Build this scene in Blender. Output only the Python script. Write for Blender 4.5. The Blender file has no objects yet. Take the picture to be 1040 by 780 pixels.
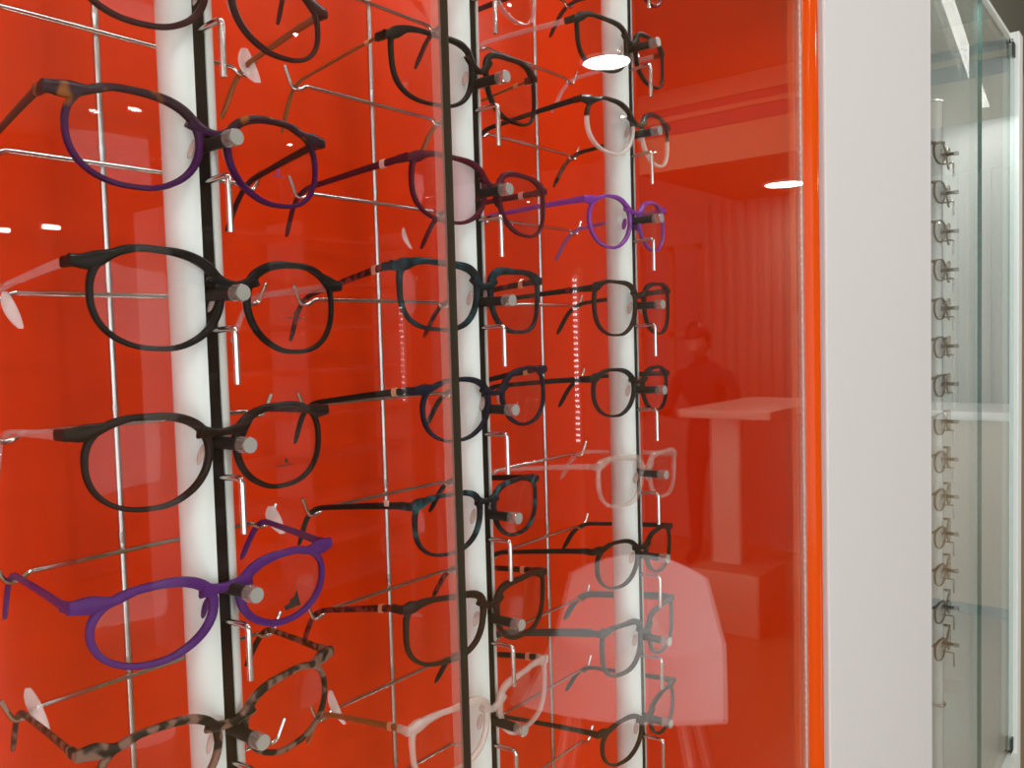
import bpy, bmesh, math, random
from mathutils import Vector, Matrix
random.seed(7)
S = bpy.context.scene
COL = S.collection
PI = math.pi
H = 1.45                       # camera height above the floor; all z below are given relative to it

# ------------------------------------------------------------------ materials
def nodes(name):
    m = bpy.data.materials.new(name); m.use_nodes = True
    nt = m.node_tree
    for n in list(nt.nodes): nt.nodes.remove(n)
    out = nt.nodes.new('ShaderNodeOutputMaterial')
    return m, nt, out
def N(nt, kind, **kw):
    n = nt.nodes.new(kind)
    for k, v in kw.items():
        if k in n.inputs: n.inputs[k].default_value = v
        else: setattr(n, k, v)
    return n
def c4(c): return (c[0], c[1], c[2], 1.0)
def prin(name, color, rough=.4, metal=0.0, spec=.5, bump=0.0, bscale=60.0, vary=0.0, vscale=8.0, coat=0.0, trans=0.0):
    m, nt, out = nodes(name)
    p = N(nt, 'ShaderNodeBsdfPrincipled')
    p.inputs['Base Color'].default_value = c4(color)
    p.inputs['Roughness'].default_value = rough
    p.inputs['Metallic'].default_value = metal
    p.inputs['Specular IOR Level'].default_value = spec
    p.inputs['Coat Weight'].default_value = coat
    p.inputs['Transmission Weight'].default_value = trans
    nt.links.new(p.outputs[0], out.inputs[0])
    tc = N(nt, 'ShaderNodeTexCoord')
    if vary:
        no = N(nt, 'ShaderNodeTexNoise', Scale=vscale, Detail=3.0)
        nt.links.new(tc.outputs['Object'], no.inputs['Vector'])
        mx = N(nt, 'ShaderNodeMix', data_type='RGBA')
        mx.inputs[6].default_value = c4([v*(1-vary) for v in color]); mx.inputs[7].default_value = c4([min(1, v*(1+vary)) for v in color])
        nt.links.new(no.outputs['Fac'], mx.inputs[0]); nt.links.new(mx.outputs[2], p.inputs['Base Color'])
    if bump:
        no = N(nt, 'ShaderNodeTexNoise', Scale=bscale, Detail=2.0)
        nt.links.new(tc.outputs['Object'], no.inputs['Vector'])
        b = N(nt, 'ShaderNodeBump', Strength=bump, Distance=.002)
        nt.links.new(no.outputs['Fac'], b.inputs['Height']); nt.links.new(b.outputs[0], p.inputs['Normal'])
    return m
def clear(name, tint, ior=1.5, rough=0.0, haze=0.0, hcol=(1, 1, 1)):
    """clear sheet: straight-through transmission plus Fresnel reflection, optional milky body"""
    m, nt, out = nodes(name)
    t = N(nt, 'ShaderNodeBsdfTransparent'); t.inputs[0].default_value = c4(tint)
    g = N(nt, 'ShaderNodeBsdfGlossy'); g.inputs['Roughness'].default_value = rough; g.inputs[0].default_value = (1, 1, 1, 1)
    # the sheet lets light straight through, so both of its faces reflect as seen from the air
    geo = N(nt, 'ShaderNodeNewGeometry'); io = N(nt, 'ShaderNodeMapRange')
    io.inputs[3].default_value = ior; io.inputs[4].default_value = 1/ior
    fr = N(nt, 'ShaderNodeFresnel')
    nt.links.new(geo.outputs['Backfacing'], io.inputs[0]); nt.links.new(io.outputs[0], fr.inputs['IOR'])
    body = t.outputs[0]
    if haze:
        d = N(nt, 'ShaderNodeBsdfDiffuse'); d.inputs[0].default_value = c4(hcol)
        mh = N(nt, 'ShaderNodeMixShader'); mh.inputs[0].default_value = haze
        nt.links.new(t.outputs[0], mh.inputs[1]); nt.links.new(d.outputs[0], mh.inputs[2]); body = mh.outputs[0]
    mx = N(nt, 'ShaderNodeMixShader')
    nt.links.new(fr.outputs[0], mx.inputs[0]); nt.links.new(body, mx.inputs[1]); nt.links.new(g.outputs[0], mx.inputs[2])
    nt.links.new(mx.outputs[0], out.inputs[0])
    return m
def emis(name, color, k):
    m, nt, out = nodes(name)
    e = N(nt, 'ShaderNodeEmission'); e.inputs[0].default_value = c4(color); e.inputs[1].default_value = k
    nt.links.new(e.outputs[0], out.inputs[0]); return m
def tortoise(name, a, b, scale=120., lo=.45, hi=.6, rough=.18):
    m, nt, out = nodes(name)
    p = N(nt, 'ShaderNodeBsdfPrincipled'); p.inputs['Roughness'].default_value = rough+.06; p.inputs['Specular IOR Level'].default_value = .09
    tc = N(nt, 'ShaderNodeTexCoord'); no = N(nt, 'ShaderNodeTexNoise', Scale=scale, Detail=1.5)
    r = N(nt, 'ShaderNodeValToRGB')
    r.color_ramp.elements[0].position = lo; r.color_ramp.elements[0].color = c4(a)
    r.color_ramp.elements[1].position = hi; r.color_ramp.elements[1].color = c4(b)
    nt.links.new(tc.outputs['Object'], no.inputs['Vector']); nt.links.new(no.outputs['Fac'], r.inputs[0])
    nt.links.new(r.outputs[0], p.inputs['Base Color']); nt.links.new(p.outputs[0], out.inputs[0])
    return m
def toptone(name, top_a, top_b, low, z0, z1, scale=110., lo=.5, hi=.62):
    """two-tone acetate: mottled upper half, plain lower half, along the frame's own height"""
    m, nt, out = nodes(name)
    p = N(nt, 'ShaderNodeBsdfPrincipled'); p.inputs['Roughness'].default_value = .24; p.inputs['Specular IOR Level'].default_value = .09
    tc = N(nt, 'ShaderNodeTexCoord'); no = N(nt, 'ShaderNodeTexNoise', Scale=scale, Detail=1.5)
    r = N(nt, 'ShaderNodeValToRGB')
    r.color_ramp.elements[0].position = lo; r.color_ramp.elements[0].color = c4(top_a)
    r.color_ramp.elements[1].position = hi; r.color_ramp.elements[1].color = c4(top_b)
    sx = N(nt, 'ShaderNodeSeparateXYZ'); mr = N(nt, 'ShaderNodeMapRange')
    mr.inputs[1].default_value = z0; mr.inputs[2].default_value = z1
    mx = N(nt, 'ShaderNodeMix', data_type='RGBA'); mx.inputs[6].default_value = c4(low)
    L = nt.links.new
    L(tc.outputs['Object'], no.inputs['Vector']); L(no.outputs['Fac'], r.inputs[0])
    L(tc.outputs['Object'], sx.inputs[0]); L(sx.outputs[2], mr.inputs[0]); L(mr.outputs[0], mx.inputs[0]); L(r.outputs[0], mx.inputs[7])
    L(mx.outputs[2], p.inputs['Base Color']); L(p.outputs[0], out.inputs[0])
    return m
def blackclear(name, z0):
    m, nt, out = nodes(name)
    p = N(nt, 'ShaderNodeBsdfPrincipled'); p.inputs['Base Color'].default_value = (.012, .011, .011, 1); p.inputs['Roughness'].default_value = .2
    t = N(nt, 'ShaderNodeBsdfTransparent'); t.inputs[0].default_value = (.95, .93, .92, 1)
    q = N(nt, 'ShaderNodeBsdfPrincipled'); q.inputs['Base Color'].default_value = (.85, .78, .75, 1); q.inputs['Roughness'].default_value = .15
    mh = N(nt, 'ShaderNodeMixShader'); mh.inputs[0].default_value = .5
    tc = N(nt, 'ShaderNodeTexCoord'); sx = N(nt, 'ShaderNodeSeparateXYZ'); mr = N(nt, 'ShaderNodeMapRange')
    mr.inputs[1].default_value = z0-.0006; mr.inputs[2].default_value = z0+.0006
    mx = N(nt, 'ShaderNodeMixShader'); L = nt.links.new
    L(tc.outputs['Object'], sx.inputs[0]); L(sx.outputs[2], mr.inputs[0]); L(mr.outputs[0], mx.inputs[0])
    L(t.outputs[0], mh.inputs[1]); L(q.outputs[0], mh.inputs[2]); L(mh.outputs[0], mx.inputs[1]); L(p.outputs[0], mx.inputs[2]); L(mx.outputs[0], out.inputs[0])
    return m

M = {}
M['orange'] = prin('glossy_orange_panel', (.60, .030, .0016), rough=.25, spec=.12, vary=.03, vscale=3)
M['orange_trim'] = prin('glossy_orange_trim', (.62, .065, .003), rough=.12, spec=.12)
M['white_panel'] = prin('matte_white_panel', (.585, .58, .59), rough=.6, spec=.2, bump=.03, bscale=200)
M['pale'] = prin('pale_grey_panel', (.48, .54, .51), rough=.35, vary=.04)
M['case_white'] = prin('case_white', (.74, .78, .76), rough=.4)
M['pole'] = prin('satin_aluminium', (.74, .785, .77), rough=.25, metal=0.0, spec=.6)
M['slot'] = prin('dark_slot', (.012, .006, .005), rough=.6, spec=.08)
M['chrome'] = prin('chrome_wire', (.60, .585, .57), rough=.14, metal=1.0)
M['wire'] = prin('dull_wire', (.50, .48, .46), rough=.25, metal=1.0)
M['peg'] = clear('clear_peg', (.80, .78, .76), ior=1.5, rough=.05, haze=.16, hcol=(.6, .58, .56))
M['peg_face'] = prin('peg_face', (.42, .42, .40), rough=.15, metal=.2)
M['glass'] = clear('cabinet_glass', (.985, .995, .99), ior=1.5)
M['edge_dark'] = prin('glass_edge_dark', (.030, .045, .028), rough=.25, spec=.4)
M['edge_teal'] = prin('glass_edge_teal', (.07, .19, .165), rough=.2, spec=.4)
M['edge_light'] = clear('glass_edge_light', (.92, .86, .83), haze=.28, hcol=(.8, .62, .55))
M['edge_pale'] = clear('glass_edge_pale_teal', (.72, .86, .84), haze=.3, hcol=(.35, .55, .52))
M['lens'] = clear('demo_lens', (.975, .97, .97), ior=1.22)
M['lens_pink'] = clear('demo_lens_pink', (.96, .89, .905), ior=1.28)
M['black_metal'] = prin('black_metal', (.01, .01, .01), rough=.35)
M['print'] = prin('lens_ink', (.02, .012, .01), rough=.6)
M['print_violet'] = prin('lens_ink_violet', (.16, .03, .20), rough=.6)
M['gold'] = prin('gold_hinge', (.72, .50, .30), rough=.35, metal=.5)
M['silver'] = prin('silver_hinge', (.75, .74, .72), rough=.35, metal=.6)
M['tag'] = clear('clear_tag', (.93, .9, .9), rough=.1, haze=.38, hcol=(.85, .8, .8))
def ac(n, c, r=.17, **k): M[n] = prin('acetate_'+n, c, rough=r+.06, spec=.07, **k)
ac('black', (.010, .009, .009)); ac('soft_black', (.016, .013, .013), .3); ac('brown_black', (.020, .011, .009))
ac('maroon', (.035, .008, .012)); ac('burgundy', (.075, .009, .020)); ac('purple', (.085, .020, .150), vary=.15, vscale=90)
ac('navy', (.010, .011, .024)); ac('dark_brown', (.030, .015, .011)); ac('slate', (.045, .050, .048), .35); ac('brown', (.028, .017, .013))
ac('wine', (.055, .010, .016)); ac('red', (.16, .008, .010))
M['violet'] = clear('acetate_violet', (.62, .25, .72), haze=.72, hcol=(.25, .045, .42), rough=.1)
M['lilac'] = clear('acetate_lilac', (.7, .45, .72), haze=.6, hcol=(.32, .12, .38), rough=.1)
M['crystal'] = clear('acetate_crystal', (.93, .88, .86), haze=.16, hcol=(.9, .8, .76), rough=.04)
M['milky'] = clear('acetate_milky', (.94, .90, .88), haze=.34, hcol=(.85, .72, .68), rough=.06)
M['pinkclear'] = clear('temple_pink_clear', (.93, .85, .85), haze=.30, hcol=(.75, .55, .55), rough=.08)
M['tort_purple'] = toptone('tortoise_over_purple', (.026, .007, .016), (.24, .070, .012), (.050, .007, .062), -.016, -.004, 95., .60, .72)
M['tort'] = tortoise('tortoise_brown', (.018, .012, .010), (.17, .075, .050), 150.)
M['tort_red'] = tortoise('tortoise_red', (.030, .006, .008), (.22, .030, .030), 170.)
M['teal'] = tortoise('teal_black', (.008, .012, .016), (.012, .045, .060), 110., .45, .7)
M['teal_marble'] = tortoise('teal_marble', (.008, .010, .014), (.03, .085, .095), 150., .5, .66)
M['tort_rose'] = tortoise('tortoise_rose', (.016, .012, .010), (.20, .11, .085), 125., .46, .56)
M['blackclear'] = blackclear('black_over_clear', -.0135)
M['olive'] = prin('bronze_metal', (.16, .12, .075), rough=.3, metal=.6)
M['tipgold'] = prin('gold_brown_temple', (.26, .11, .03), rough=.3, metal=.3)

# ------------------------------------------------------------------ mesh helpers
def link(name, data, parent=None, loc=None):
    o = bpy.data.objects.new(name, data); COL.objects.link(o)
    if parent is not None: o.parent = parent
    if loc is not None: o.location = loc
    return o
def build(name, bm, mat, parent=None, loc=None, smooth=True, mats=None):
    bmesh.ops.recalc_face_normals(bm, faces=bm.faces[:])
    me = bpy.data.meshes.new(name); bm.to_mesh(me); bm.free()
    for m in (mats or [mat]): me.materials.append(m)
    if smooth:
        me.polygons.foreach_set('use_smooth', [True]*len(me.polygons))
        try: me.set_sharp_from_angle(angle=math.radians(40))
        except Exception: pass
    return link(name, me, parent, loc)
def empty(name, loc, label=None, cat=None, group=None):
    o = bpy.data.objects.new(name, None); COL.objects.link(o); o.location = loc; o.empty_display_size = .02
    tag(o, label, cat, group); return o
def tag(o, label=None, cat=None, group=None, kind=None):
    if label: o['label'] = label
    if cat: o['category'] = cat
    if group: o['group'] = group
    if kind: o['kind'] = kind
    return o
def box(bm, x0, x1, y0, y1, z0, z1, bevel=0.0, seg=2, mi=0):
    r = bmesh.ops.create_cube(bm, size=1.0)
    vs = r['verts']
    for v in vs:
        v.co = Vector(((x0+x1)/2+v.co.x*(x1-x0), (y0+y1)/2+v.co.y*(y1-y0), (z0+z1)/2+v.co.z*(z1-z0)))
    fs = list({f for v in vs for f in v.link_faces})
    for f in fs: f.material_index = mi
    if bevel:
        es = list({e for v in vs for e in v.link_edges})
        bmesh.ops.bevel(bm, geom=es, offset=bevel, segments=seg, affect='EDGES', profile=.5)
    return fs
def rings(bm, loops, closed=False, caps=True):
    L = [[bm.verts.new(p) for p in lp] for lp in loops]
    n = len(L[0]); k = len(L)
    for i in range(k if closed else k-1):
        a, b = L[i], L[(i+1) % k]
        for j in range(n):
            bm.faces.new((a[j], a[(j+1) % n], b[(j+1) % n], b[j]))
    if caps and not closed:
        bm.faces.new(L[0][::-1]); bm.faces.new(L[-1])
    return L
def fillet(pts, r, n=5):
    pts = [Vector(p) for p in pts]; out = [pts[0]]
    for i in range(1, len(pts)-1):
        a, b, c = pts[i-1], pts[i], pts[i+1]
        u = (a-b); v = (c-b); rr = min(r, u.length*.48, v.length*.48)
        p, q = b+u.normalized()*rr, b+v.normalized()*rr
        for k in range(n+1):
            t = k/n; out.append((1-t)**2*p+2*t*(1-t)*b+t*t*q)
    out.append(pts[-1]); return out
def tube(bm, pts, rad, seg=10, dome=False):
    pts = [Vector(p) for p in pts]; n = len(pts)
    R = rad if isinstance(rad, (list, tuple)) else [rad]*n
    loops = []; ref = None
    for i, p in enumerate(pts):
        t = (pts[min(i+1, n-1)]-pts[max(i-1, 0)]).normalized()
        if ref is None:
            ref = Vector((0, 0, 1)) if abs(t.z) < .9 else Vector((1, 0, 0))
        ref = (ref-t*ref.dot(t)).normalized(); b = t.cross(ref)
        loops.append([p+(ref*math.cos(a)+b*math.sin(a))*R[i] for a in [2*PI*k/seg for k in range(seg)]])
    rings(bm, loops)
def cyl(bm, c, axis, r, h, seg=24, bev=0.0, r2=None):
    """solid of revolution about c along axis ('x','y','z'), from c to c+h"""
    prof = [(0, r-bev), (bev, r), (h-bev, r if r2 is None else r2), (h, (r if r2 is None else r2)-bev)] if bev else [(0, r), (h, r if r2 is None else r2)]
    loops = []
    for t, rr in prof:
        lp = []
        for k in range(seg):
            a = 2*PI*k/seg; u, v = rr*math.cos(a), rr*math.sin(a)
            o = {'x': (t, u, v), 'y': (u, t, v), 'z': (u, v, t)}[axis]
            lp.append(Vector(c)+Vector(o))
        loops.append(lp)
    rings(bm, loops)
def supsec(hw, hh, K=12, e=3.2):
    out = []
    for k in range(K):
        a = 2*PI*k/K; c, s = math.cos(a), math.sin(a)
        out.append((hw*math.copysign(abs(c)**(2/e), c), hh*math.copysign(abs(s)**(2/e), s)))
    return out
def resample(pts, n, closed=True):
    P = [Vector(p) for p in pts]
    if closed: P = P+[P[0]]
    d = [0.0]
    for i in range(1, len(P)): d.append(d[-1]+(P[i]-P[i-1]).length)
    out = []; j = 0; m = n if closed else n-1
    for k in range(n):
        t = d[-1]*k/m
        while j < len(P)-2 and d[j+1] < t: j += 1
        f = (t-d[j])/max(1e-12, d[j+1]-d[j]); out.append(P[j].lerp(P[j+1], min(1, f)))
    return out

# ------------------------------------------------------------------ eyeglasses
WR = 1.7                                    # frame wrap: y = WR * x^2
def wrap(x): return WR*x*x
def planar_sweep(bm, pts, hw, ht, closed, off=0.0, K=12, yb=0.0):
    """sweep a rounded-rectangle section along (x,z) points; hw = in-plane half width per point"""
    n = len(pts); loops = []
    for i, p in enumerate(pts):
        a = pts[(i-1) % n] if closed else pts[max(i-1, 0)]
        b = pts[(i+1) % n] if closed else pts[min(i+1, n-1)]
        t = Vector((b[0]-a[0], b[1]-a[1])); t.normalize(); nn = Vector((-t.y, t.x))
        w = hw[i] if isinstance(hw, list) else hw
        lp = []
        for u, v in supsec(w, ht, K):
            q = Vector((p[0], p[1]))+nn*(u+off*w)
            lp.append(Vector((q.x, wrap(q.x)+v+yb, q.y)))
        loops.append(lp)
    rings(bm, loops, closed)
def outline(cx, cz, a, bt, bb, nt_, nb, taper, lift, side, nasal):
    """lens outline; side = -1 left lens, +1 right lens; outer side is side*x > 0"""
    pts = []
    for k in range(240):
        th = 2*PI*k/240; c, s = math.cos(th), math.sin(th)
        n = nt_ if s >= 0 else nb
        x = a*math.copysign(abs(c)**(2/n), c); z = (bt if s >= 0 else bb)*math.copysign(abs(s)**(2/n), s)
        low = max(0.0, -z/bb)
        o = x*side/a                                        # +1 outer, -1 nasal
        x *= 1-taper*low**1.3
        if o < 0: x += side*nasal*a*low**1.2*min(1.0, -o*1.6)
        if z > 0: z += lift*bt*o*(z/bt)
        pts.append(Vector((cx+x, cz+z)))
    return resample([(p.x, p.y, 0) for p in pts], 60)
STY = {   # exponents top/bottom, taper, lift, nasal
    'panto': (2.45, 2.4, .05, .08, .11), 'round': (2.25, 2.2, .05, .03, .11),
    'square': (4.6, 2.9, .07, .10, .10), 'cat': (2.6, 2.2, .10, .26, .18), 'soft': (3.5, 2.6, .06, .08, .11)}
def eyeglasses(x, z, W, tilt, zb, zt, zbt, style, mats, hooks, label, hw=(.00115, .0016), group=None, tl=.0, y0=.3605,
               rod=None, ring=None, twidth=(.0023, .0018, .0022), logo=None, lensmat='lens', pads=True, mar=.0066):
    root = empty('eyeglasses', (x, y0, z+H), label, 'glasses', group)
    root.rotation_euler = (0, -math.radians(tilt), 0)
    fm, tmL, tmR = mats
    nt_, nb, tp, lift, nas = STY[style]
    xo = W/2-mar; xi = .0078
    a = (xo-xi)/2-hw[0]; cx = (xo+xi)/2
    zc = (zt+zbt)/2+.0015; bt = zt-hw[1]*2*.8-zc; bb = zc-zbt-hw[0]*2
    bm = bmesh.new(); outs = {}
    for side in (-1, 1):
        o = outline(side*cx, zc, a, bt, bb, nt_, nb, tp, lift, side, nas)
        outs[side] = o
        area = sum(o[i].x*o[(i+1) % 60].y-o[(i+1) % 60].x*o[i].y for i in range(60))
        sg = -1 if area > 0 else 1
        ws = []
        for p in o:
            up = max(0.0, (p.y-zc)/bt); na = max(0.0, -side*(p.x-side*cx)/a)
            ws.append(hw[0]+(hw[1]-hw[0])*min(1, up*1.1)+.65*hw[1]*na*max(0, min(1, .5+up)))
        planar_sweep(bm, [(p.x, p.y) for p in o], ws, .0018, True, off=sg*1.0)
    # bridge
    def pick(side, ang):
        return min(outs[side], key=lambda p: abs(math.atan2((p.y-zc)/bt, -side*(p.x-side*cx)/a)-ang))
    pr = pick(1, .62); x0, z0 = pr.x-.0004, pr.y+.0006
    zmid = min(max(zb-.001, zc+.004), zt-.001)
    pts = []; ww = []
    for k in range(13):
        u = -1+2*k/12; pts.append((u*x0, zmid+(z0-zmid)*u*u)); ww.append(hw[1]*1.15+.0018*u*u)
    planar_sweep(bm, pts, ww, .0021, False, yb=-.0003)
    # end pieces
    for side in (-1, 1):
        def rim(ang):
            q = min(outs[side], key=lambda p: abs(math.atan2((p.y-zc)/bt, side*(p.x-side*cx)/a)-ang))
            d_ = Vector((q.x-side*cx, (q.y-zc)*1.4)).normalized(); return Vector((q.x, q.y))+d_*hw[1]*.9
        e = Vector((side*(W/2-.0002), -.0004))
        r1, r2_, r3 = rim(1.25), rim(.95), rim(.62)
        mid = r3.lerp(e, .30); mid.y = max(mid.y, e.y+.0002)
        raw = [(r1.x, r1.y, 0), (r2_.x, r2_.y-.0003, 0), (mid.x, mid.y-.0006, 0), (e.x-side*.0025, e.y-.0002, 0), (e.x, e.y, 0)]
        cv = resample([tuple(v) for v in fillet(raw, .006, 4)], 14, False)
        pts = [(v.x, v.y) for v in cv]; ww = []
        for k in range(14):
            t = k/13; ww.append(hw[1]*(.8+.35*t)+.0017*math.exp(-((t-.66)/.22)**2)+.0006*t)
        planar_sweep(bm, pts, ww, .0020, False)
        xw = side*(W/2-.0016)
        lp = []
        for yy in (wrap(W/2)-.0012, wrap(W/2)+.003, wrap(W/2)+.0075):
            lp.append([Vector((xw+u, yy, -.0008+v)) for u, v in supsec(.0017, .0026)])
        rings(bm, lp)
    build('frame_front', bm, fm, root)
    # lenses
    for side in (-1, 1):
        bm = bmesh.new(); o = outs[side]; cxx = side*cx
        for dy in (-.0006, .0007):
            cen = bm.verts.new((cxx, wrap(cxx)+dy-.0012, zc)); prev = None
            for r in (.25, .5, .75, 1.012):
                cur = [bm.verts.new((cxx+(p.x-cxx)*r, wrap(cxx+(p.x-cxx)*r)+dy-.0012*(1-r*r), zc+(p.y-zc)*r)) for p in o]
                for j in range(60):
                    k = (j+1) % 60
                    if prev is None: bm.faces.new((cen, cur[j], cur[k]))
                    else: bm.faces.new((prev[j], cur[j], cur[k], prev[k]))
                prev = cur
            if dy < 0: rim0 = prev
        for j in range(60): bm.faces.new((rim0[j], rim0[(j+1) % 60], prev[(j+1) % 60], prev[j]))
        build('lens', bm, M[lensmat], root)
    # nose pads
    if pads:
        for side in (-1, 1):
            bm = bmesh.new()
            bmesh.ops.create_uvsphere(bm, u_segments=12, v_segments=8, radius=1)
            for v in bm.verts:
                v.co = Vector((side*(.0092+.0009*v.co.x-.0016*v.co.z), .0042+.0024*v.co.y, zc-.001+.0048*v.co.z))
            build('nose_pad', bm, M['milky'] if fm not in (M['purple'], M['violet'], M['burgundy']) else fm, root)
    # temples
    inv = (Matrix.Translation((x, y0, z)) @ root.rotation_euler.to_matrix().to_4x4()).inverted()
    for side, hx, tm in ((-1, hooks[0], tmL), (1, hooks[1], tmR)):
        p0 = Vector((side*(W/2-.0016), wrap(W/2)+.0070, -.0008))
        hw_ = Vector((hx, rod[0], rod[1]+.0016+twidth[1]+.0004))
        if tl: hw_ = hw_+Vector((0, 0, tl))
        w1 = inv @ (hw_+Vector((0, .004, 0)))
        w2 = inv @ (hw_+Vector((-side*.003, .004+.0165, -.0275)))
        path = fillet([p0, p0.lerp(w1, .3)+Vector((0, 0, .0004)), w1, w2], .016, 8)
        path = resample(path, 34, False)
        loops = []
        for i, p in enumerate(path):
            t = (path[min(i+1, 33)]-path[max(i-1, 0)]).normalized()
            sd = Vector((1, 0, 0)); sd = (sd-t*sd.dot(t)).normalized(); up = sd.cross(t)
            f = i/33
            hh = twidth[0]+(twidth[1]-twidth[0])*min(1, f/.5) if f < .62 else twidth[1]+(twidth[2]-twidth[1])*min(1, (f-.62)/.25)
            if f > .93: hh *= math.sqrt(max(.12, 1-((f-.93)/.075)**2))
            loops.append([p+sd*u+up*v for u, v in supsec(.0011, hh, 10, 2.6)])
        bm = bmesh.new(); rings(bm, loops)
        te = build('temple', bm, tm, root)
        if ring:
            bm = bmesh.new()
            c0 = path[2 if ring[1] < .1 else int(33*ring[1])]; c1 = path[(3 if ring[1] < .1 else int(33*ring[1])+1)]
            hh = twidth[0]+.0004
            c2 = c0.lerp(c1, 1.0)
            rings(bm, [[c+Vector((u, 0, v)) for u, v in supsec(.0015, hh, 10, 2.6)] for c in (c0, c2)])
            build('hinge_ring', bm, M[ring[0]], te)
    # prints on the demo lens
    if logo:
        kind, lx, lz, sc, mat = logo
        bm = bmesh.new()
        def quad(pl):
            vs0 = [bm.verts.new((px, wrap(px)-.0022, pz)) for px, pz in pl]; vs1 = [bm.verts.new((px, wrap(px)-.00195, pz)) for px, pz in pl]
            n = len(pl); bm.faces.new(vs0); bm.faces.new(vs1[::-1])
            for j in range(n): bm.faces.new((vs0[j], vs0[(j+1) % n], vs1[(j+1) % n], vs1[j]))
        if kind == 'bars':         # three slanted bars forming a triangle
            for j, (w0, hgt) in enumerate(((0, .35), (.36, .68), (.72, 1.0))):
                xL = lx-.5*sc+w0*sc
                quad([(xL, lz-.42*sc), (xL+.30*sc, lz-.42*sc), (xL+.30*sc-.02*sc+(.10 if j < 2 else -.22)*sc, lz-.42*sc+hgt*sc*.85), (xL-.06*sc, lz-.42*sc+hgt*sc*.62)])
        else:                      # a short line of illegible small print with a mark above
            nn = 9
            for j in range(nn):
                xx = lx-sc/2+sc*j/nn
                quad([(xx, lz-.00035), (xx+sc/nn*.72, lz-.00035), (xx+sc/nn*.72, lz+.00035), (xx, lz+.00035)])
            if kind == 'mark':
                quad([(lx-.0011, lz+.0016), (lx, lz+.0010), (lx+.0011, lz+.0016), (lx+.0005, lz+.0036), (lx-.0005, lz+.0036)])
        build('lens_print', bm, mat, root, smooth=False)
    return root

# ------------------------------------------------------------------ display fixtures
POLEX = [.2332, .4311, .6290, 1.7486]
YL, ZL, STEP = .3476, .0083, .07
SLOT = .366; PR = .0128; PYC = SLOT+PR-.0006
TOP, BOT = .606, -.955                        # cabinet interior
ROD_Y = .46; ROD_DZ = .0212
HOOKS = [(-.058, .089), (-.069, .066), (-.081, .051), (-.068, .066)]
ROWS = [range(-3, 5), range(-4, 7), range(-5, 7), range(0, 14)]
ZROW = [ZL, ZL, ZL, .2975]
def rowz(p, k): return ZROW[p]-STEP*k
PLAB = ['white round display pole nearest the camera, holding the left column of glasses',
        'white round display pole in the middle, behind the seam of the glass doors',
        'slim white display pole right of the middle one, before the orange side wall',
        'far display pole right of the white panel with small bronze glasses']
RLAB = ['wire rack of chrome rods behind the left column of glasses',
        'wire rack of chrome rods behind the middle column of glasses',
        'wire rack of chrome rods behind the right column beside the orange side wall',
        'far wire rack behind the small bronze glasses right of the white panel']
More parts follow.
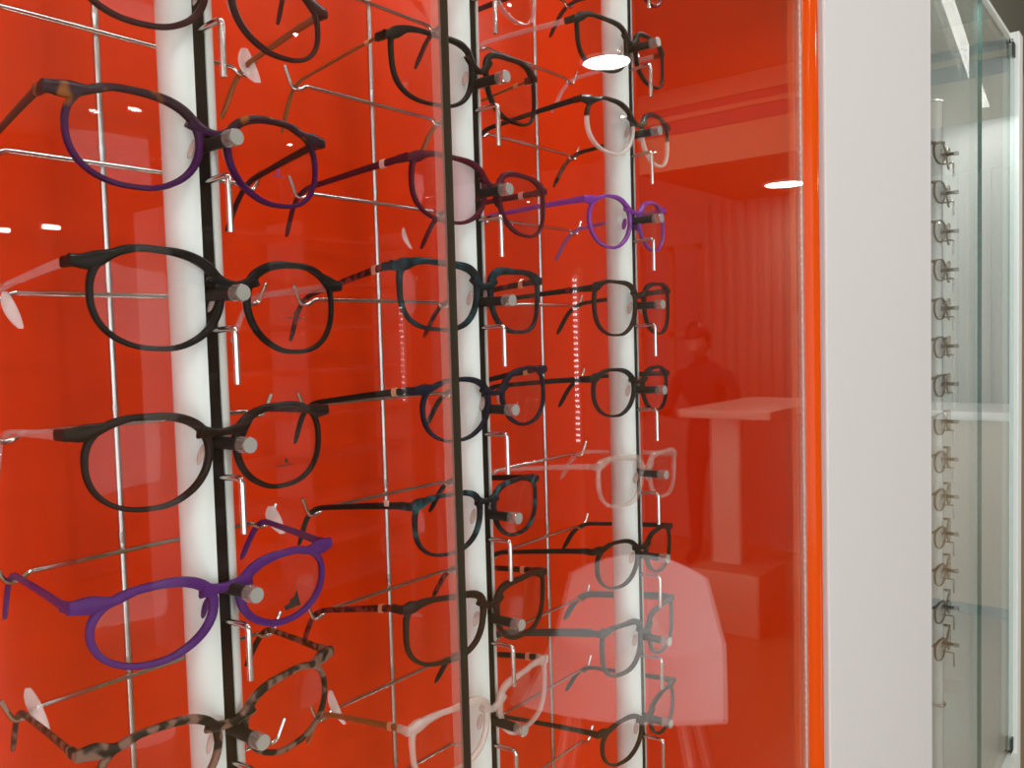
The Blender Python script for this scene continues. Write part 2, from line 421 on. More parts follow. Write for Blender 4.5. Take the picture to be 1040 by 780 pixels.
for p, px in enumerate(POLEX):
    top = .41
    root = empty('display_pole', (px, PYC, BOT+H), PLAB[p], 'pole', 'display poles')
    # body: round tube open along a slot at the front
    bm = bmesh.new(); prof = []
    half = math.asin(.0033/PR)
    for k in range(41):
        a = -PI/2+half+(2*PI-2*half)*k/40; prof.append((PR*math.cos(a), PR*math.sin(a)))
    inner = []
    for k in range(41):
        a = -PI/2+half*1.35+(2*PI-2*half*1.35)*(40-k)/40; inner.append((PR*.80*math.cos(a), PR*.80*math.sin(a)))
    pr = prof+inner
    rings(bm, [[Vector((u, v, zz)) for u, v in pr] for zz in (0.0, top-BOT)])
    build('tube', bm, M['pole'], root)
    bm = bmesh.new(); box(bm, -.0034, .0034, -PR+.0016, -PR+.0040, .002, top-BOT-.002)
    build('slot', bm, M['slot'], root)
    bm = bmesh.new(); cyl(bm, (0, 0, top-BOT), 'z', PR+.0004, .003, 32, .0008)
    build('cap', bm, M['case_white'] if p < 3 else M['wire'], root)
    for k in ROWS[p]:
        zz = rowz(p, k)-BOT
        bm = bmesh.new()
        tube(bm, fillet([(0, SLOT+.004-PYC, zz-.0012), (0, YL+.006-PYC, zz), (0, YL-PYC, zz), (0, YL-PYC, zz-.026)], .0030, 5), .0015, 10)
        build('stop_hook', bm, M['chrome'], root)
        zp = zz+.0160
        bm = bmesh.new(); cyl(bm, (0, .3472-PYC, zp), 'y', .0031, SLOT+.004-.3472, 16, .0004)
        st = build('peg_stem', bm, M['soft_black'], root)
        bm = bmesh.new(); cyl(bm, (0, .3400-PYC, zp), 'y', .0040, .0070, 20, .0007)
        build('peg_tip', bm, M['peg'], st)
        bm = bmesh.new(); cyl(bm, (0, .33945-PYC, zp), 'y', .0036, .0006, 20)
        build('peg_face', bm, M['peg_face'], st)
    if p == 3:
        for zc_ in (.335-BOT, -.715-BOT):
            bm = bmesh.new(); tube(bm, [(PR*1.15*math.cos(a), PR*1.15*math.sin(a), zc_) for a in [2*PI*k/24 for k in range(25)]], .003, 8)
            box(bm, -.004, .004, PR, .02, zc_-.005, zc_+.005, .001)
            build('clamp', bm, M['chrome'], root)
        bm = bmesh.new(); box(bm, -.004, .004, -PR-.030, -PR+.002, -.690-BOT, -.665-BOT, .001)
        build('end_block', bm, M['case_white'], root)
    # wire rack
    rk = empty('wire_rack', (px, .4632, BOT+H), RLAB[p], 'wire rack', 'temple racks')
    bm = bmesh.new(); tube(bm, [(0, 0, 0), (0, 0, top-BOT)], .0018, 12)
    for k in ROWS[p]:
        zz = rowz(p, k)+ROD_DZ-BOT+.004
        tube(bm, [(0, 0, zz), (0, 0, zz+.006)], [.0018, .0024], 12)
    build('wire', bm, M['wire'], rk)
    hl, hr = HOOKS[p]
    for k in ROWS[p]:
        zz = rowz(p, k)+ROD_DZ-BOT; yy = ROD_Y-.4632
        pts = fillet([(hl-.0095, yy-.001, zz+.0095), (hl-.0035, yy, zz-.0034), (hl+.0035, yy, zz-.0034), (hl+.0075, yy, zz), (hr-.0075, yy, zz), (hr-.0035, yy, zz-.0034), (hr+.0035, yy, zz-.0034), (hr+.0095, yy-.001, zz+.0095)], .0045, 4)
        bm = bmesh.new(); tube(bm, pts, .0015, 9)
        build('temple_rod', bm, M['chrome'], rk)

# ------------------------------------------------------------------ the glasses in the orange bay
# (x, z, width, tilt, bridge z, lens top z, lens bottom z) of each pair
G = {
'A1': (.2405, .1752, .1443, 2.0, -.0060, .0075, -.0330), 'A2': (.2349, .1086, .1457, -.4, -.0085, .0042, -.0395),
'A3': (.2424, .0352, .1466, -2.7, -.0050, .0080, -.0384), 'A4': (.2323, -.0348, .1400, -.2, -.0045, .0055, -.0375),
'A5': (.2308, -.1077, .1405, -.1, -.0055, .0030, -.0343), 'A6': (.2296, -.1690, .1390, 1.5, -.0100, .0010, -.0394),
'B0': (.4340, .2468, .1450, 2.0, -.0090, .0062, -.0349), 'B1': (.4286, .1814, .1470, 2.0, -.0106, .0056, -.0380),
'B2': (.4390, .1079, .1410, -2.0, -.0075, .0050, -.0372), 'B3': (.4278, .0432, .1473, -1.8, -.0086, .0042, -.0390),
'B4': (.4353, -.0256, .1360, 3.2, -.0090, .0035, -.0366), 'B5': (.4243, -.0989, .1290, -.5, -.0050, .0035, -.0353),
'B6': (.4252, -.1646, .1463, -4.0, -.0086, .0028, -.0392), 'B7': (.4247, -.2338, .1438, .1, -.0085, .0037, -.0383),
'C0': (.6220, .3092, .1400, 4.0, -.0070, .0054, -.0349), 'C1': (.6205, .2428, .1412, 2.4, -.0065, .0059, -.0356),
'C2': (.6288, .1828, .1414, .3, -.0100, .0040, -.0398), 'C3': (.6210, .1073, .1300, 1.3, -.0066, .0042, -.0382),
'C4': (.6270, .0384, .1280, .4, -.0060, .0054, -.0389), 'C5': (.6220, -.0332, .1300, -.6, -.0045, .0065, -.0323),
'C6': (.6320, -.1049, .1345, -2.4, -.0060, .0053, -.0358), 'C7': (.6225, -.1699, .1310, -1.5, -.0060, .0036, -.0349),
'C8': (.6245, -.2357, .1240, -.5, -.0120, .0010, -.0411), 'C9': (.6230, -.3143, .1300, .9, -.0090, .0020, -.0345)}
m = M
SPEC = {
'A1': ('panto', 'maroon', 'maroon', 'tipgold', 'dark maroon glasses at the top of the left column, cut by the picture edge', {}),
'A2': ('panto', 'tort_purple', 'maroon', 'maroon', 'glasses with tortoiseshell brow over purple lower rims, left column', dict(logo=('mark', .036, -.024, .008, 'print_violet'))),
'A3': ('panto', 'black', 'pinkclear', 'pinkclear', 'round black glasses with clear pinkish temples, left column, below the purple-rimmed tortoiseshell pair', dict(logo=('mark', .036, -.020, .011, 'print'), hw=(.0012, .0017))),
'A4': ('panto', 'brown_black', 'pinkclear', 'soft_black', 'dark brown-black glasses in the left column, right above the bright purple pair', dict(logo=('mark', .036, -.026, .011, 'print'))),
'A5': ('round', 'purple', 'purple', 'purple', 'bright purple round glasses with a triangle logo on one lens, left column', dict(logo=('bars', .038, -.0225, .0105, 'print'), hw=(.0015, .0019))),
'A6': ('panto', 'tort_rose', 'tort', 'tort', 'mottled brown tortoiseshell glasses at the bottom of the left column', {}),
'B0': ('round', 'pinkclear', 'wine', 'wine', 'thin clear-rimmed glasses at the very top of the middle column, mostly out of frame', dict(hw=(.0008, .0010))),
'B1': ('square', 'black', 'tipgold', 'tipgold', 'black squarish glasses with thin gold-brown temples, near the top of the middle column', dict(ring=('gold', .02), twidth=(.0009, .0009, .0022))),
'B2': ('soft', 'burgundy', 'burgundy', 'burgundy', 'burgundy glasses with pinkish lenses and silver hinge rings, middle column', dict(ring=('silver', .12), lensmat='lens_pink')),
'B3': ('square', 'teal', 'tort_red', 'tort_red', 'dark teal squarish glasses with red tortoiseshell temples, middle column', dict(hw=(.0016, .0024), ring=('gold', .03))),
'B4': ('panto', 'navy', 'black', 'black', 'navy-black glasses with gold rings on the temples, middle column', dict(ring=('gold', .09))),
'B5': ('soft', 'teal_marble', 'black', 'black', 'teal marbled black glasses with a small silver emblem on the temple, middle column', dict(emblem=True)),
'B6': ('square', 'dark_brown', 'tort_red', 'tort_red', 'dark brown square glasses with reddish temples and gold rings, middle column', dict(ring=('gold', .10), hw=(.0016, .0022))),
'B7': ('square', 'milky', 'tipgold', 'soft_black', 'clear milky-framed glasses at the bottom of the middle column', dict(hw=(.0017, .0024), ring=('gold', .02))),
'C0': ('panto', 'burgundy', 'wine', 'wine', 'wine-red glasses at the very top of the right column, only a rim in frame', {}),
'C1': ('square', 'soft_black', 'pinkclear', 'pinkclear', 'black square glasses with clear pink temples, top of the right column in full view', {}),
'C2': ('panto', 'blackclear', 'soft_black', 'tort', 'glasses with black brow over clear lower rims, right column', dict(hw=(.0015, .0020))),
'C3': ('round', 'violet', 'violet', 'lilac', 'light violet translucent glasses in the right column', dict(hw=(.0015, .0018))),
'C4': ('soft', 'brown_black', 'black', 'black', 'brown-black glasses with a red accent on the temple, right column below the violet pair', dict(ring=('red', .10))),
'C5': ('panto', 'black', 'black', 'black', 'thin black glasses in the right column, directly above the colourless crystal pair', {}),
'C6': ('square', 'crystal', 'crystal', 'crystal', 'colourless crystal glasses with see-through temples, right column', dict(hw=(.0017, .0024))),
'C7': ('panto', 'black', 'black', 'black', 'thin black glasses in the right column, directly below the colourless crystal pair', {}),
'C8': ('square', 'slate', 'slate', 'slate', 'slate-grey glasses with wide flat temples, right column', dict(twidth=(.0036, .0030, .0028), hw=(.0017, .0022))),
'C9': ('panto', 'brown', 'soft_black', 'soft_black', 'dark brown glasses at the bottom of the right column', {})}
GRP = {'A': 'glasses in the left column', 'B': 'glasses in the middle column', 'C': 'glasses in the right column'}
ROWK = {'A': -3, 'B': -3, 'C': -4}
for n, (st, fm, tL, tR, lab, kw) in SPEC.items():
    p = 'ABC'.index(n[0]); i = int(n[1:])
    k = i-3 if p < 2 else i-4
    px = POLEX[p]; kw = dict(kw); emb = kw.pop('emblem', None)
    kw.setdefault('mar', .0080 if p == 0 else (.0042 if st in ('square', 'soft') and n != 'B3' else .0060))
    if p: kw['hw'] = tuple(v*.80 for v in kw.get('hw', (.0013, .0018)))
    if 'logo' in kw: kw['logo'] = kw['logo'][:4]+(M[kw['logo'][4]],)
    r = eyeglasses(*G[n], st, (M[fm], M[tL], M[tR]), (px+HOOKS[p][0], px+HOOKS[p][1]), lab, group=GRP[n[0]],
                   rod=(ROD_Y, rowz(p, k)+ROD_DZ-.0030), **kw)
    if emb:
        t = [c for c in r.children if c.name.startswith('temple')][0]
        W = G[n][2]; bm = bmesh.new()
        box(bm, -W/2-.0003, -W/2+.0008, wrap(W/2)+.017, wrap(W/2)+.021, -.0022, .0016, .0005)
        e = build('temple_emblem', bm, M['silver'], t)

# ------------------------------------------------------------------ far column in the pale bay: one pair, then copies
def copy_tree(o, parent=None):
    c = o.copy(); COL.objects.link(c)
    if parent is not None: c.parent = parent
    for ch in list(o.children): copy_tree(ch, c)
    return c
ORD = ['first (topmost)', 'second', 'third', 'fourth', 'fifth', 'sixth', 'seventh', 'eighth', 'ninth', 'tenth', 'eleventh', 'twelfth', 'thirteenth', 'fourteenth (lowest)']
px = POLEX[3]; first = None
for k in range(14):
    z = rowz(3, k)+.030
    lab = 'small bronze glasses on the far pole behind the white panel, %s from the top' % ORD[k]
    if first is None:
        first = eyeglasses(px, z, .136, 0.0, -.006, .0045, -.036, 'panto', (M['olive'], M['olive'], M['brown']), (px+HOOKS[3][0], px+HOOKS[3][1]),
                           lab, group='glasses on the far pole', rod=(ROD_Y, rowz(3, k)+ROD_DZ-.003), hw=(.0010, .0013))
    else:
        c = copy_tree(first); c.location.z = z+H; c['label'] = lab

# ------------------------------------------------------------------ small clear security tags
def security_tag(x, y, z, rz, ln, wd, bend, label):
    bm = bmesh.new(); loops = []
    for i in range(9):
        t = i/8; yy = bend*math.sin(PI*t); zz = -ln*t
        w = wd*max(.12, math.sin(PI*(.06+.88*t))**.6)
        loops.append([Vector((u+.35*ln*t*t, yy+v, zz)) for u, v in supsec(w, .0006, 8, 2.4)])
    rings(bm, loops)
    o = build('security_tag', bm, M['tag'], None, (x, y, z+H)); o.rotation_euler = (0, 0, rz)
    tag(o, label, 'tag', 'security tags')
hl = lambda p: POLEX[p]+HOOKS[p][0]
hr = lambda p: POLEX[p]+HOOKS[p][1]
def tz(p, k): return rowz(p, k)+ROD_DZ
security_tag(hr(0)-.004, .452, tz(0, -2)+.010, -.6, .020, .0050, .003, 'white security tag hanging at the hook beside the topmost left glasses')
security_tag(hl(0)+.001, .452, tz(0, 0)+.000, -.7, .018, .0034, .002, 'clear tag at the left picture edge beside the round black glasses')
security_tag(hr(0)+.001, .452, tz(0, 2)+.010, -.6, .018, .0045, .003, 'white tag on the temple end just above the purple glasses')
security_tag(hl(0)+.001, .452, tz(0, 3)+.014, -.7, .022, .0036, .002, 'clear tag at the left picture edge near the tortoiseshell glasses')
security_tag(hr(1)-.022, .480, tz(1, -1)-.012, -.7, .016, .0020, .002, 'thin clear tag on the burgundy temple tip left of the middle pole')
security_tag(hl(1)+.002, .452, tz(1, 4)+.018, -.7, .024, .0030, .002, 'clear tag on the rod end seen through the tortoiseshell glasses lens')

# ------------------------------------------------------------------ the cabinet
def struct(name, bm, mat, label=None, loc=None, smooth=False, mats=None):
    o = build(name, bm, mat, None, loc, smooth, mats); o['kind'] = 'structure'
    if label: o['label'] = label
    return o
def sbox(name, x0, x1, y0, y1, z0, z1, mat, label=None, bevel=0.0):
    bm = bmesh.new(); box(bm, x0, x1, y0, y1, z0+H, z1+H, bevel); return struct(name, bm, mat, label)
FY = .309                                              # front face of the glass doors
XS = .872                                              # end of the orange bay
sbox('wall_back', -.62, 2.20, .520, .56, -H, 1.30, M['case_white'])
sbox('wall_orange_back', -.60, XS+.018, .500, .519, BOT, TOP, M['orange'], 'glossy orange back panel of the left display bay')
sbox('wall_orange_side', XS, XS+.018, FY+.012, .500, BOT, TOP, M['orange'], 'orange side wall of the left display bay')
sbox('wall_orange_left', -.618, -.600, FY+.012, .519, BOT, TOP, M['orange'])
bm = bmesh.new()                                       # bullnose trim closing the orange side wall
prof = [(-.002, .012), (-.002, .004)]+[(.016-.018*math.cos(a), .004-.016*math.sin(a)) for a in [PI*k/16 for k in range(1, 16)]]+[(.034, .004), (.034, .012)]
rings(bm, [[Vector((XS+u, FY+.004+v, zz+H)) for u, v in prof] for zz in (BOT, TOP)])
struct('trim_1', bm, M['orange_trim'], 'rounded glossy orange edge trim between glass and white panel', smooth=True)
sbox('wall_white', .908, 1.362, .300, .330, -H, 1.0, M['white_panel'], 'plain matte white panel between the two display bays', .002)
sbox('wall_pale_back', 1.364, 2.153, .500, .519, BOT, TOP, M['pale'], 'pale grey back panel of the right display bay')
sbox('wall_pale_side', 1.345, 1.363, .331, .500, BOT, TOP, M['pale'])
sbox('wall_end_post', 2.153, 2.200, .300, .519, -H, TOP+.02, M['case_white'], 'white end post of the right display bay', .002)
sbox('trim_2', 1.364, 2.153, .318, .336, TOP-.004, TOP+.020, M['case_white'], 'white top rail of the right display bay')
sbox('trim_3', -.618, XS+.018, .300, .519, TOP+.001, TOP+.020, M['case_white'])
sbox('trim_4', 1.364, 2.153, .337, .499, TOP+.001, TOP+.018, M['case_white'])
sbox('baseboard_left', -.618, .905, .300, .519, -H, BOT-.001, M['case_white'])
sbox('baseboard_right', 1.364, 2.153, .300, .519, -H, BOT-.001, M['case_white'])
M['fascia'] = prin('shade_toned_fascia', (.10, .10, .075), rough=.6)  # shadow above the cabinet put into the base colour
sbox('wall_fascia', 1.364, 5.49, .345, .50, TOP+.021, 1.30, M['fascia'], 'wall above the right display bay, shade put into its colour')
M['wallgrey'] = prin('painted_wall', (.27, .20, .12), rough=.7)
sbox('wall_right_of_cabinet', 2.205, 5.49, .345, .50, -H, TOP+.02, M['wallgrey'])

def glass_door(x0, x1, label, le, re, hinge_right):
    root = empty('glass_door', ((x0+x1)/2, FY+.003, BOT+H), label, 'glass door', 'glass cabinet doors')
    bm = bmesh.new(); cx_ = (x0+x1)/2; hw_ = (x1-x0)/2
    box(bm, -hw_, hw_, -.0035, .0035, .004, TOP-BOT-.006)
    for f in bm.faces:
        c = f.calc_center_median()
        if c.x < -hw_+1e-5: f.material_index = 1
        elif c.x > hw_-1e-5: f.material_index = 2
    build('pane', bm, None, root, smooth=False, mats=[M['glass'], le, re])
    xh = hw_-.022 if hinge_right else -hw_+.022
    for zz in (.012, TOP-BOT-.040):
        bm = bmesh.new(); box(bm, xh-.012, xh+.012, -.007, -.0036, zz, zz+.030, .0015); box(bm, xh-.012, xh+.012, .0036, .007, zz, zz+.030, .0015)
        cyl(bm, (xh, 0.0, zz-.008 if zz < .1 else zz+.0302), 'z', .004, .008, 12)
        build('pivot_hinge', bm, M['black_metal'], root)
glass_door(-.225, .3372, 'clear glass door over the left column, ending at the vertical seam', M['edge_light'], M['edge_light'], False)
glass_door(.3432, XS-.004, 'clear glass door between the vertical seam and the orange trim', M['edge_dark'], M['edge_light'], True)
glass_door(1.365, 1.7865, 'greenish glass door right of the white panel, before the far pole', M['edge_teal'], M['edge_pale'], False)
glass_door(1.7880, 2.1495, 'farthest glass door, right of the teal edge line, with black hinges', M['edge_teal'], M['edge_pale'], True)

# LED light strips standing inside the front corners of the bays
M['led'] = emis('led_dots', (1.0, .85, .75), 1.0)
def light_strip(x, y, z0, z1, pitch, label, mdot, facing, dot=.0022, body=.004):
    root = empty('light_strip', (x, y, z0+H), label, 'light strip', 'LED strips')
    bm = bmesh.new(); box(bm, -body, body, -body*.5, body*.5, 0, z1-z0, .0004); build('profile', bm, M['case_white'], root)
    bm = bmesh.new(); n = int((z1-z0)/pitch)
    for k in range(n):
        zz = (k+.5)*pitch
        u = facing
        if abs(u[0]) > .5: box(bm, u[0]*body-.0003+(-.0004 if u[0] < 0 else .0004), u[0]*body+.0003+(-.0004 if u[0] < 0 else .0004), -dot*.8, dot*.8, zz-dot, zz+dot)
        else: box(bm, -dot, dot, u[1]*(body*.5+.0004)-.0003, u[1]*(body*.5+.0004)+.0003, zz-dot, zz+dot)
    d = build('diodes', bm, mdot, root, smooth=False); d['kind'] = 'stuff'
    return root
light_strip(XS+.0002, FY+.0035, BOT+.01, TOP-.01, .008, 'slim LED strip along the front edge of the orange side wall', M['led'], (-1, 0), .0009, .002)
light_strip(-.592, FY+.022, BOT+.01, TOP-.01, .012, 'slim LED strip at the far left front corner, out of frame', M['led'], (1, 0))

# ------------------------------------------------------------------ the shop, seen mirrored in the glass doors
M['floor'] = prin('floor_tiles', (.27, .165, .055), rough=.35, vary=.08, vscale=2)
M['ceiling'] = prin('ceiling_paint', (.34, .25, .13), rough=.8)
M['bulk'] = prin('bulkhead_paint', (.27, .19, .09), rough=.7)
M['ribs'] = prin('ribbed_cladding', (.24, .19, .13), rough=.5)
M['cove'] = prin('dark_cove', (.05, .045, .04), rough=.7)
M['counter'] = prin('counter_laminate', (.42, .30, .17), rough=.4)
M['counter_top'] = prin('counter_white', (.85, .84, .82), rough=.3)
M['shell'] = prin('white_plastic_shell', (.86, .85, .84), rough=.35)
M['shelf'] = prin('shelf_board', (.26, .22, .18), rough=.5)
M['wood'] = prin('pale_table_wood', (.62, .50, .38), rough=.45, vary=.1, vscale=6)
XE = 5.5
bm = bmesh.new(); box(bm, -3.0, XE+.2, -5.0, .55, -.06, 0.0)
struct('floor', bm, M['floor'], 'beige tiled shop floor')
sbox('ceiling', -3.0, XE+.2, -5.0, .56, 1.30, 1.36, M['ceiling'])
sbox('wall_end_lower', XE, XE+.1, -5.0, .343, -H, -.60, M['ribs'])
# ribbed end wall with a window opening
bm = bmesh.new()
box(bm, XE+.02, XE+.1, -2.05, .343, -.60+H, 1.30+H); box(bm, XE+.02, XE+.1, -5.0, -2.56, -.60+H, 1.30+H); box(bm, XE+.02, XE+.1, -2.56, -2.05, .62+H, 1.30+H)
y = -2.03
while y < .29:
    box(bm, XE-.004, XE+.02, y, y+.045, -.60+H, .875+H, .004); y += .085
struct('wall_end', bm, M['ribs'], 'grey ribbed end wall of the shop')
bm = bmesh.new()
for yy in (-2.56, -2.32, -2.09): box(bm, XE+.03, XE+.07, yy, yy+.04, -.60+H, .62+H)
for zz in (-.60, -.02, .58): box(bm, XE+.03, XE+.07, -2.56, -2.05, zz+H, zz+.04+H)
struct('window_1', bm, M['bulk'])
M['dim_pane'] = clear('window_dimming_pane', (.12, .10, .08), rough=.3, haze=.5, hcol=(.25, .2, .16))  # tinted pane added to dim the daylight in the window opening
sbox('window_dimmer', XE+.045, XE+.055, -2.54, -2.07, -.58, .60, M['dim_pane'])
bm = bmesh.new(); box(bm, 4.2, XE+.01, -1.78, .343, .875+H, 1.299+H)
box(bm, 4.185, 4.2, -1.78, .30, 1.20+H, 1.225+H); box(bm, 4.185, 4.2, -1.78, .30, 1.13+H, 1.155+H)
struct('ceiling_bulkhead', bm, M['bulk'], 'dropped ceiling bulkhead before the ribbed wall')
bm = bmesh.new(); box(bm, 4.192, 4.1995, -1.75, .30, 1.156+H, 1.198+H); box(bm, 4.192, 4.1995, -1.75, .30, 1.06+H, 1.128+H)
struct('trim_5', bm, M['cove'])
sbox('wall_opposite', 2.0, XE, -5.0, -4.9, -H, 1.30, M['wallgrey'])

# lamps
M['lamp'] = emis('lamp_disc', (1.0, .96, .90), 30.0)
LAMPS = [(3.55, -1.57, 1.30, 'round ceiling light above the chairs'), (5.06, -1.29, .875, 'round ceiling light under the bulkhead'),
         (1.5, -.75, 1.30, 'round ceiling light before the white panel'), (.3, -.9, 1.30, 'round ceiling light behind the camera'),
         (.95, -2.3, 1.30, 'round ceiling light in the middle of the shop'),
         (.2, -3.2, 1.30, 'round ceiling light at the back of the shop'), (-1.2, -1.4, 1.30, 'round ceiling light toward the shop entrance')]
LP = {0: 8, 1: 4, 2: 8, 3: 7, 4: 6, 5: 5, 6: 6}
for i, (x, y, z, lab) in enumerate(LAMPS):
    root = empty('ceiling_light', (x, y, z+H), lab, 'ceiling light', 'ceiling lights')
    bm = bmesh.new(); loops = []
    for r_, dz in ((.105, -.0005), (.128, -.0005), (.130, -.006), (.124, -.012), (.106, -.010)):
        loops.append([Vector((r_*math.cos(a), r_*math.sin(a), dz)) for a in [2*PI*k/40 for k in range(40)]])
    rings(bm, loops, caps=False); build('lamp_ring', bm, M['case_white'], root)
    bm = bmesh.new(); cyl(bm, (0, 0, -.008), 'z', .106, .006, 40); build('diffuser', bm, M['lamp'], root, smooth=False)
    ld = bpy.data.lights.new('ceiling_lamp', 'AREA'); ld.shape = 'DISK'; ld.size = .20; ld.energy = LP[i]; ld.color = (1.0, .975, .94)
    lo = bpy.data.objects.new('ceiling_lamp', ld); COL.objects.link(lo); lo.location = (0, 0, -.012); lo.parent = root

for x, z, lab in ((2.43, .76, 'small added bar in place of a far ceiling lamp, right one of two'), (2.14, .72, 'small added bar in place of a far ceiling lamp, left one of two')):
    root = empty('far_lamp_bar', (x, -4.898, z+H), lab, 'added lamp bar', 'added lamp bars')  # glowing bar added on the wall, standing in for a distant ceiling lamp
    bm = bmesh.new(); box(bm, -.062, .062, -.001, .018, -.018, .022, .003); build('housing', bm, M['case_white'], root)
    bm = bmesh.new(); box(bm, -.052, .052, .0175, .026, -.012, .012, .004); build('diffuser', bm, M['lamp'], root, smooth=False)

# reception counter at the end wall
t = empty('reception_counter', (4.95, -.35, 0), 'reception counter with white top before the ribbed end wall', 'counter')
bm = bmesh.new(); box(bm, -.22, .25, -.42, .62, .06, .985, .004); build('counter_body', bm, M['counter'], t)
bm = bmesh.new(); box(bm, -.27, .28, -.46, .64, .986, 1.03, .006); build('counter_top', bm, M['counter_top'], t)
bm = bmesh.new(); box(bm, -.20, .24, -.40, .60, 0, .06); build('plinth', bm, M['cove'], t)
# consulting table: slab top, panel leg, box foot
t = empty('tall_table', (4.0, -1.14, 0), 'tall pale table with a panel leg standing on a box foot', 'table')
bm = bmesh.new(); box(bm, -.24, .62, -.20, .26, 1.045, 1.085, .004); build('table_top', bm, M['wood'], t)
bm = bmesh.new(); box(bm, -.03, .05, -.13, .02, .30, 1.044, .003); build('leg', bm, M['wood'], t)
bm = bmesh.new(); box(bm, -.18, .18, -.17, .17, 0, .30, .004); build('foot_box', bm, M['counter'], t)
# desk items
def tub_chair(x, y, rz, label):
    t = empty('shell_chair', (x, y, 0), label, 'chair'); t.rotation_euler = (0, 0, rz)
    bm = bmesh.new(); nu, nv = 18, 16; grid = {}
    for lay, off in ((0, 0.0), (1, .012)):
        for i in range(nu+1):
            u = -1+2*i/nu
            for j in range(nv+1):
                v = j/nv
                w = .27*(1-.10*v*v)
                if v < .5:
                    s = v/.5; yy = .24-.44*s; zz = .43+.020*u*u*1.2-.012*math.sin(PI*s)
                else:
                    s = (v-.5)/.5; yy = -.20-.09*s+.07*u*u*s; zz = .43+.04*s+.27*s**1.1-.05*u*u*s+.07*u*u*(1-s)
                    w *= (1.0-.12*s)
                if v < .5: zz += .05*(abs(u)**3)*(v/.5)
                grid[(lay, i, j)] = bm.verts.new((u*w, yy-off*(1 if v > .5 else 0), zz-off*(1 if v <= .5 else .3)))
    for lay in (0, 1):
        for i in range(nu):
            for j in range(nv):
                bm.faces.new([grid[(lay, a, b)] for a, b in ((i, j), (i+1, j), (i+1, j+1), (i, j+1))])
    for i in range(nu):
        for j in (0, nv): bm.faces.new([grid[(0, i, j)], grid[(0, i+1, j)], grid[(1, i+1, j)], grid[(1, i, j)]])
    for j in range(nv):
        for i in (0, nu): bm.faces.new([grid[(0, i, j)], grid[(0, i, j+1)], grid[(1, i, j+1)], grid[(1, i, j)]])
    build('shell', bm, M['shell'], t)
    for sx in (-1, 1):
        for sy in (-1, 1):
            bm = bmesh.new(); tube(bm, [(sx*.15, sy*.13, .415), (sx*.23, sy*.22, 0)], [.014, .010], 10); build('leg', bm, M['wood'], t)
tub_chair(2.14, -.66, 1.15, 'white moulded shell chair standing before the glass doors')
# shelving on the opposite side
t = empty('display_shelves', (2.9, -3.2, 0), 'white open display shelves across the shop', 'shelves')
for sx in (-.75, .0, .75):
    bm = bmesh.new(); box(bm, sx-.012, sx+.012, -.15, .15, 0, 2.1, .002); build('upright', bm, M['shelf'], t)
for k in range(9):
    bm = bmesh.new(); box(bm, -.738, .738, -.15, .15, .12+.235*k, .14+.235*k, .002); build('shelf', bm, M['shelf'], t)
M['led_far'] = emis('led_dots_far', (1.0, .80, .82), 14.0)
light_strip(3.74, -1.905, -.56, .32, .030, 'tall dotted LED strip on the post across the shop', M['led_far'], (-1, 0), .0055, .010)
light_strip(3.18, -2.62, -.32, .20, .030, 'shorter dotted LED strip before the display shelves', M['led_far'], (-1, 0), .004, .010)
for (x, y, z0, lab) in ((3.768, -1.905, .36, 'slim white post carrying the tall LED strip'), (3.206, -2.62, .24, 'slim white post carrying the shorter LED strip')):
    t = empty('display_post', (x, y, 0), lab, 'post', 'LED posts')
    bm = bmesh.new(); box(bm, -.015, .015, -.015, .015, .012, z0+H, .002); build('post', bm, M['ribs'], t)
    bm = bmesh.new(); cyl(bm, (0, 0, 0), 'z', .11, .012, 32, .003); build('base', bm, M['ribs'], t)

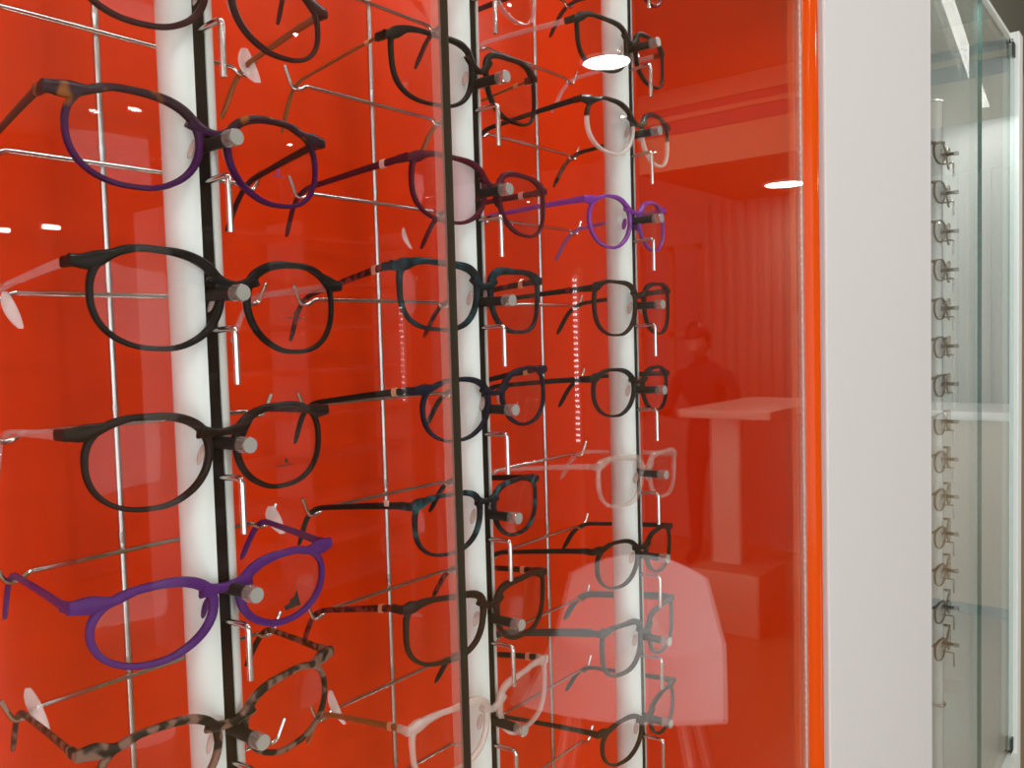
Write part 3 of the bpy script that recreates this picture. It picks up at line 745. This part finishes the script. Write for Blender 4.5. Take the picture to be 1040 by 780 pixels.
# a person standing at the table, dark clothes, head bent
def person():
    root = empty('person', (4.86, -1.70, 0), 'person in dark clothes standing behind the tall table, head bent down', 'person'); root.scale = (.91, .91, .91)
    def skin(name, verts, edges, radii, mat, parent, sub=2, rootv=0):
        me = bpy.data.meshes.new(name); me.from_pydata(verts, edges, []); me.materials.append(mat)
        o = link(name, me, parent)
        sk = o.modifiers.new('Skin', 'SKIN'); sk.use_smooth_shade = True
        for i, r in enumerate(radii):
            me.skin_vertices[0].data[i].radius = (r, r*.85) if not isinstance(r, tuple) else r
            me.skin_vertices[0].data[i].use_root = (i == rootv)
        sb = o.modifiers.new('Sub', 'SUBSURF'); sb.levels = sub; sb.render_levels = sub
        return o
    sk_m = prin('skin', (.42, .24, .17), rough=.5); cl = prin('dark_cloth', (.02, .018, .02), rough=.85); hr_ = prin('dark_hair', (.012, .009, .008), rough=.5)
    # facing -x (toward the table), leaning a little forward
    V_ = [(0, 0, .86), (.0, 0, 1.02), (-.04, 0, 1.20), (-.07, 0, 1.33), (-.10, 0, 1.40), (-.13, 0, 1.46),
          (.0, .10, .84), (.0, .11, .46), (.02, .12, .09), (-.10, .13, .05), (.0, -.10, .84), (.0, -.11, .46), (.02, -.12, .09), (-.10, -.13, .05),
          (-.07, .19, 1.30), (-.13, .25, 1.06), (-.36, .20, 1.115), (-.07, -.19, 1.30), (-.13, -.25, 1.06), (-.36, -.20, 1.115)]
    E_ = [(0, 1), (1, 2), (2, 3), (3, 4), (4, 5), (0, 6), (6, 7), (7, 8), (8, 9), (0, 10), (10, 11), (11, 12), (12, 13), (3, 14), (14, 15), (15, 16), (3, 17), (17, 18), (18, 19)]
    R_ = [.15, .14, .155, .12, .055, .055, .095, .065, .045, .04, .095, .065, .045, .04, .06, .042, .028, .06, .042, .028]
    body = skin('body', V_, E_, R_, cl, root)
    bm = bmesh.new(); bmesh.ops.create_uvsphere(bm, u_segments=24, v_segments=18, radius=1)
    for v in bm.verts:
        c = v.co.copy(); x, y_, z = c.x*.098, c.y*.075, c.z*.118
        if c.z < -.2: x *= 1-.15*(-c.z); y_ *= 1-.28*(-c.z-.2)
        if c.x < -.85 and abs(c.z+.1) < .22: x -= .016*(1-abs(c.z+.1)/.22)
        v.co = Vector((x, y_, z))
    head = build('head', bm, sk_m, root, (-.155, 0, 1.545)); head.rotation_euler = (0, -.45, 0)
    for s in (-1, 1):
        bm = bmesh.new(); bmesh.ops.create_uvsphere(bm, u_segments=10, v_segments=8, radius=1)
        for v in bm.verts: v.co = Vector((.02*v.co.x+.01, s*.074+.008*v.co.y, .028*v.co.z-.01))
        build('ear', bm, sk_m, head)
    bm = bmesh.new(); bmesh.ops.create_uvsphere(bm, u_segments=24, v_segments=16, radius=1)
    for v in bm.verts:
        c = v.co; zz = c.z*.124+.010
        if c.x < -.3 and zz < .055: zz = max(zz, .055)
        elif zz < -.06: zz = -.06
        v.co = Vector((c.x*.104+.008, c.y*.082, zz))
    build('hair', bm, hr_, head)
    for s in (-1, 1):
        hv = [(-.36, s*.20, 1.115), (-.41, s*.19, 1.112)]; he = [(0, 1)]; rr = [.026, (.034, .016)]
        for q in range(4):
            b0 = len(hv); y0 = s*(.165+.017*q); ln = (.062, .072, .068, .052)[q]
            hv += [(-.435, y0, 1.112), (-.435-ln*.55, y0, 1.110), (-.435-ln, y0, 1.098)]; he += [(1, b0), (b0, b0+1), (b0+1, b0+2)]; rr += [.010, .009, .0075]
        b0 = len(hv); hv += [(-.395, s*.155, 1.108), (-.43, s*.135, 1.102)]; he += [(0, b0), (b0, b0+1)]; rr += [.012, .009]
        skin('hand', hv, he, rr, sk_m, root, 1)
    return root
person()

# ------------------------------------------------------------------ unseen lamps added to light the display bays; last along the left LED strip
def strip_light(x, y, z0, z1, rot, power, w=.006):
    ld = bpy.data.lights.new('added_bay_lamp', 'AREA'); ld.shape = 'RECTANGLE'; ld.size = w; ld.size_y = z1-z0; ld.energy = power; ld.color = (1.0, .96, .92)
    o = bpy.data.objects.new('added_bay_lamp', ld); COL.objects.link(o); o.location = (x, y, (z0+z1)/2+H); o.rotation_euler = rot; return o
# area lights shine along local -Z; tall side along local Y
strip_light(.13, .345, -.70, .70, (0, .45, PI/2), 2.2, .02)  # unseen lamp added under the top of the orange bay
bpy.data.objects['added_bay_lamp'].location = (.13, .345, TOP-.016+H); bpy.data.objects['added_bay_lamp'].rotation_euler = (.35, 0, PI/2)
o = strip_light(.13, .345, -.70, .70, (0, 0, 0), 2.2, .02); o.location = (.13, .345, BOT+.016+H); o.rotation_euler = (PI-.35, 0, PI/2)  # second unseen lamp added at the bottom of the orange bay
o = strip_light(1.77, .345, -.36, .36, (0, 0, 0), 4.0, .02); o.location = (1.77, .345, TOP-.016+H); o.rotation_euler = (.35, 0, PI/2)  # unseen lamp added to brighten the pale bay

strip_light(-.584, FY+.022, BOT+.05, TOP-.05, (PI/2, 0, -PI/2-.25), .6, .02)
W_ = bpy.data.worlds.new('World'); S.world = W_; W_.use_nodes = True
W_.node_tree.nodes['Background'].inputs[0].default_value = (.92, .96, 1.0, 1); W_.node_tree.nodes['Background'].inputs[1].default_value = 3.0

# ------------------------------------------------------------------ camera
yaw, pitch, roll = .8997, -.0528, .0279
f = Vector((math.sin(yaw)*math.cos(pitch), math.cos(yaw)*math.cos(pitch), math.sin(pitch)))
r = Vector((math.cos(yaw), -math.sin(yaw), 0)); u = r.cross(f)
r2 = r*math.cos(roll)-u*math.sin(roll); u2 = r2.cross(f)
cd = bpy.data.cameras.new('camera'); cd.sensor_width = 36.0; cd.lens = 36.0*1.1207*780/1040; cd.clip_start = .01
co = bpy.data.objects.new('camera', cd); COL.objects.link(co)
mat = Matrix(((r2.x, u2.x, -f.x, 0), (r2.y, u2.y, -f.y, 0), (r2.z, u2.z, -f.z, H), (0, 0, 0, 1)))
co.matrix_world = mat
S.camera = co
S.view_settings.view_transform = 'Standard'
try: S.view_settings.look = 'None'
except Exception: pass
S.view_settings.exposure = 0.0; S.view_settings.gamma = 1.0; S.view_settings.use_curve_mapping = False
S.cycles.transparent_max_bounces = 64; S.cycles.max_bounces = 10; S.cycles.glossy_bounces = 6; S.cycles.transmission_bounces = 8
S.cycles.use_denoising = True
S.cycles.caustics_reflective = False; S.cycles.caustics_refractive = False
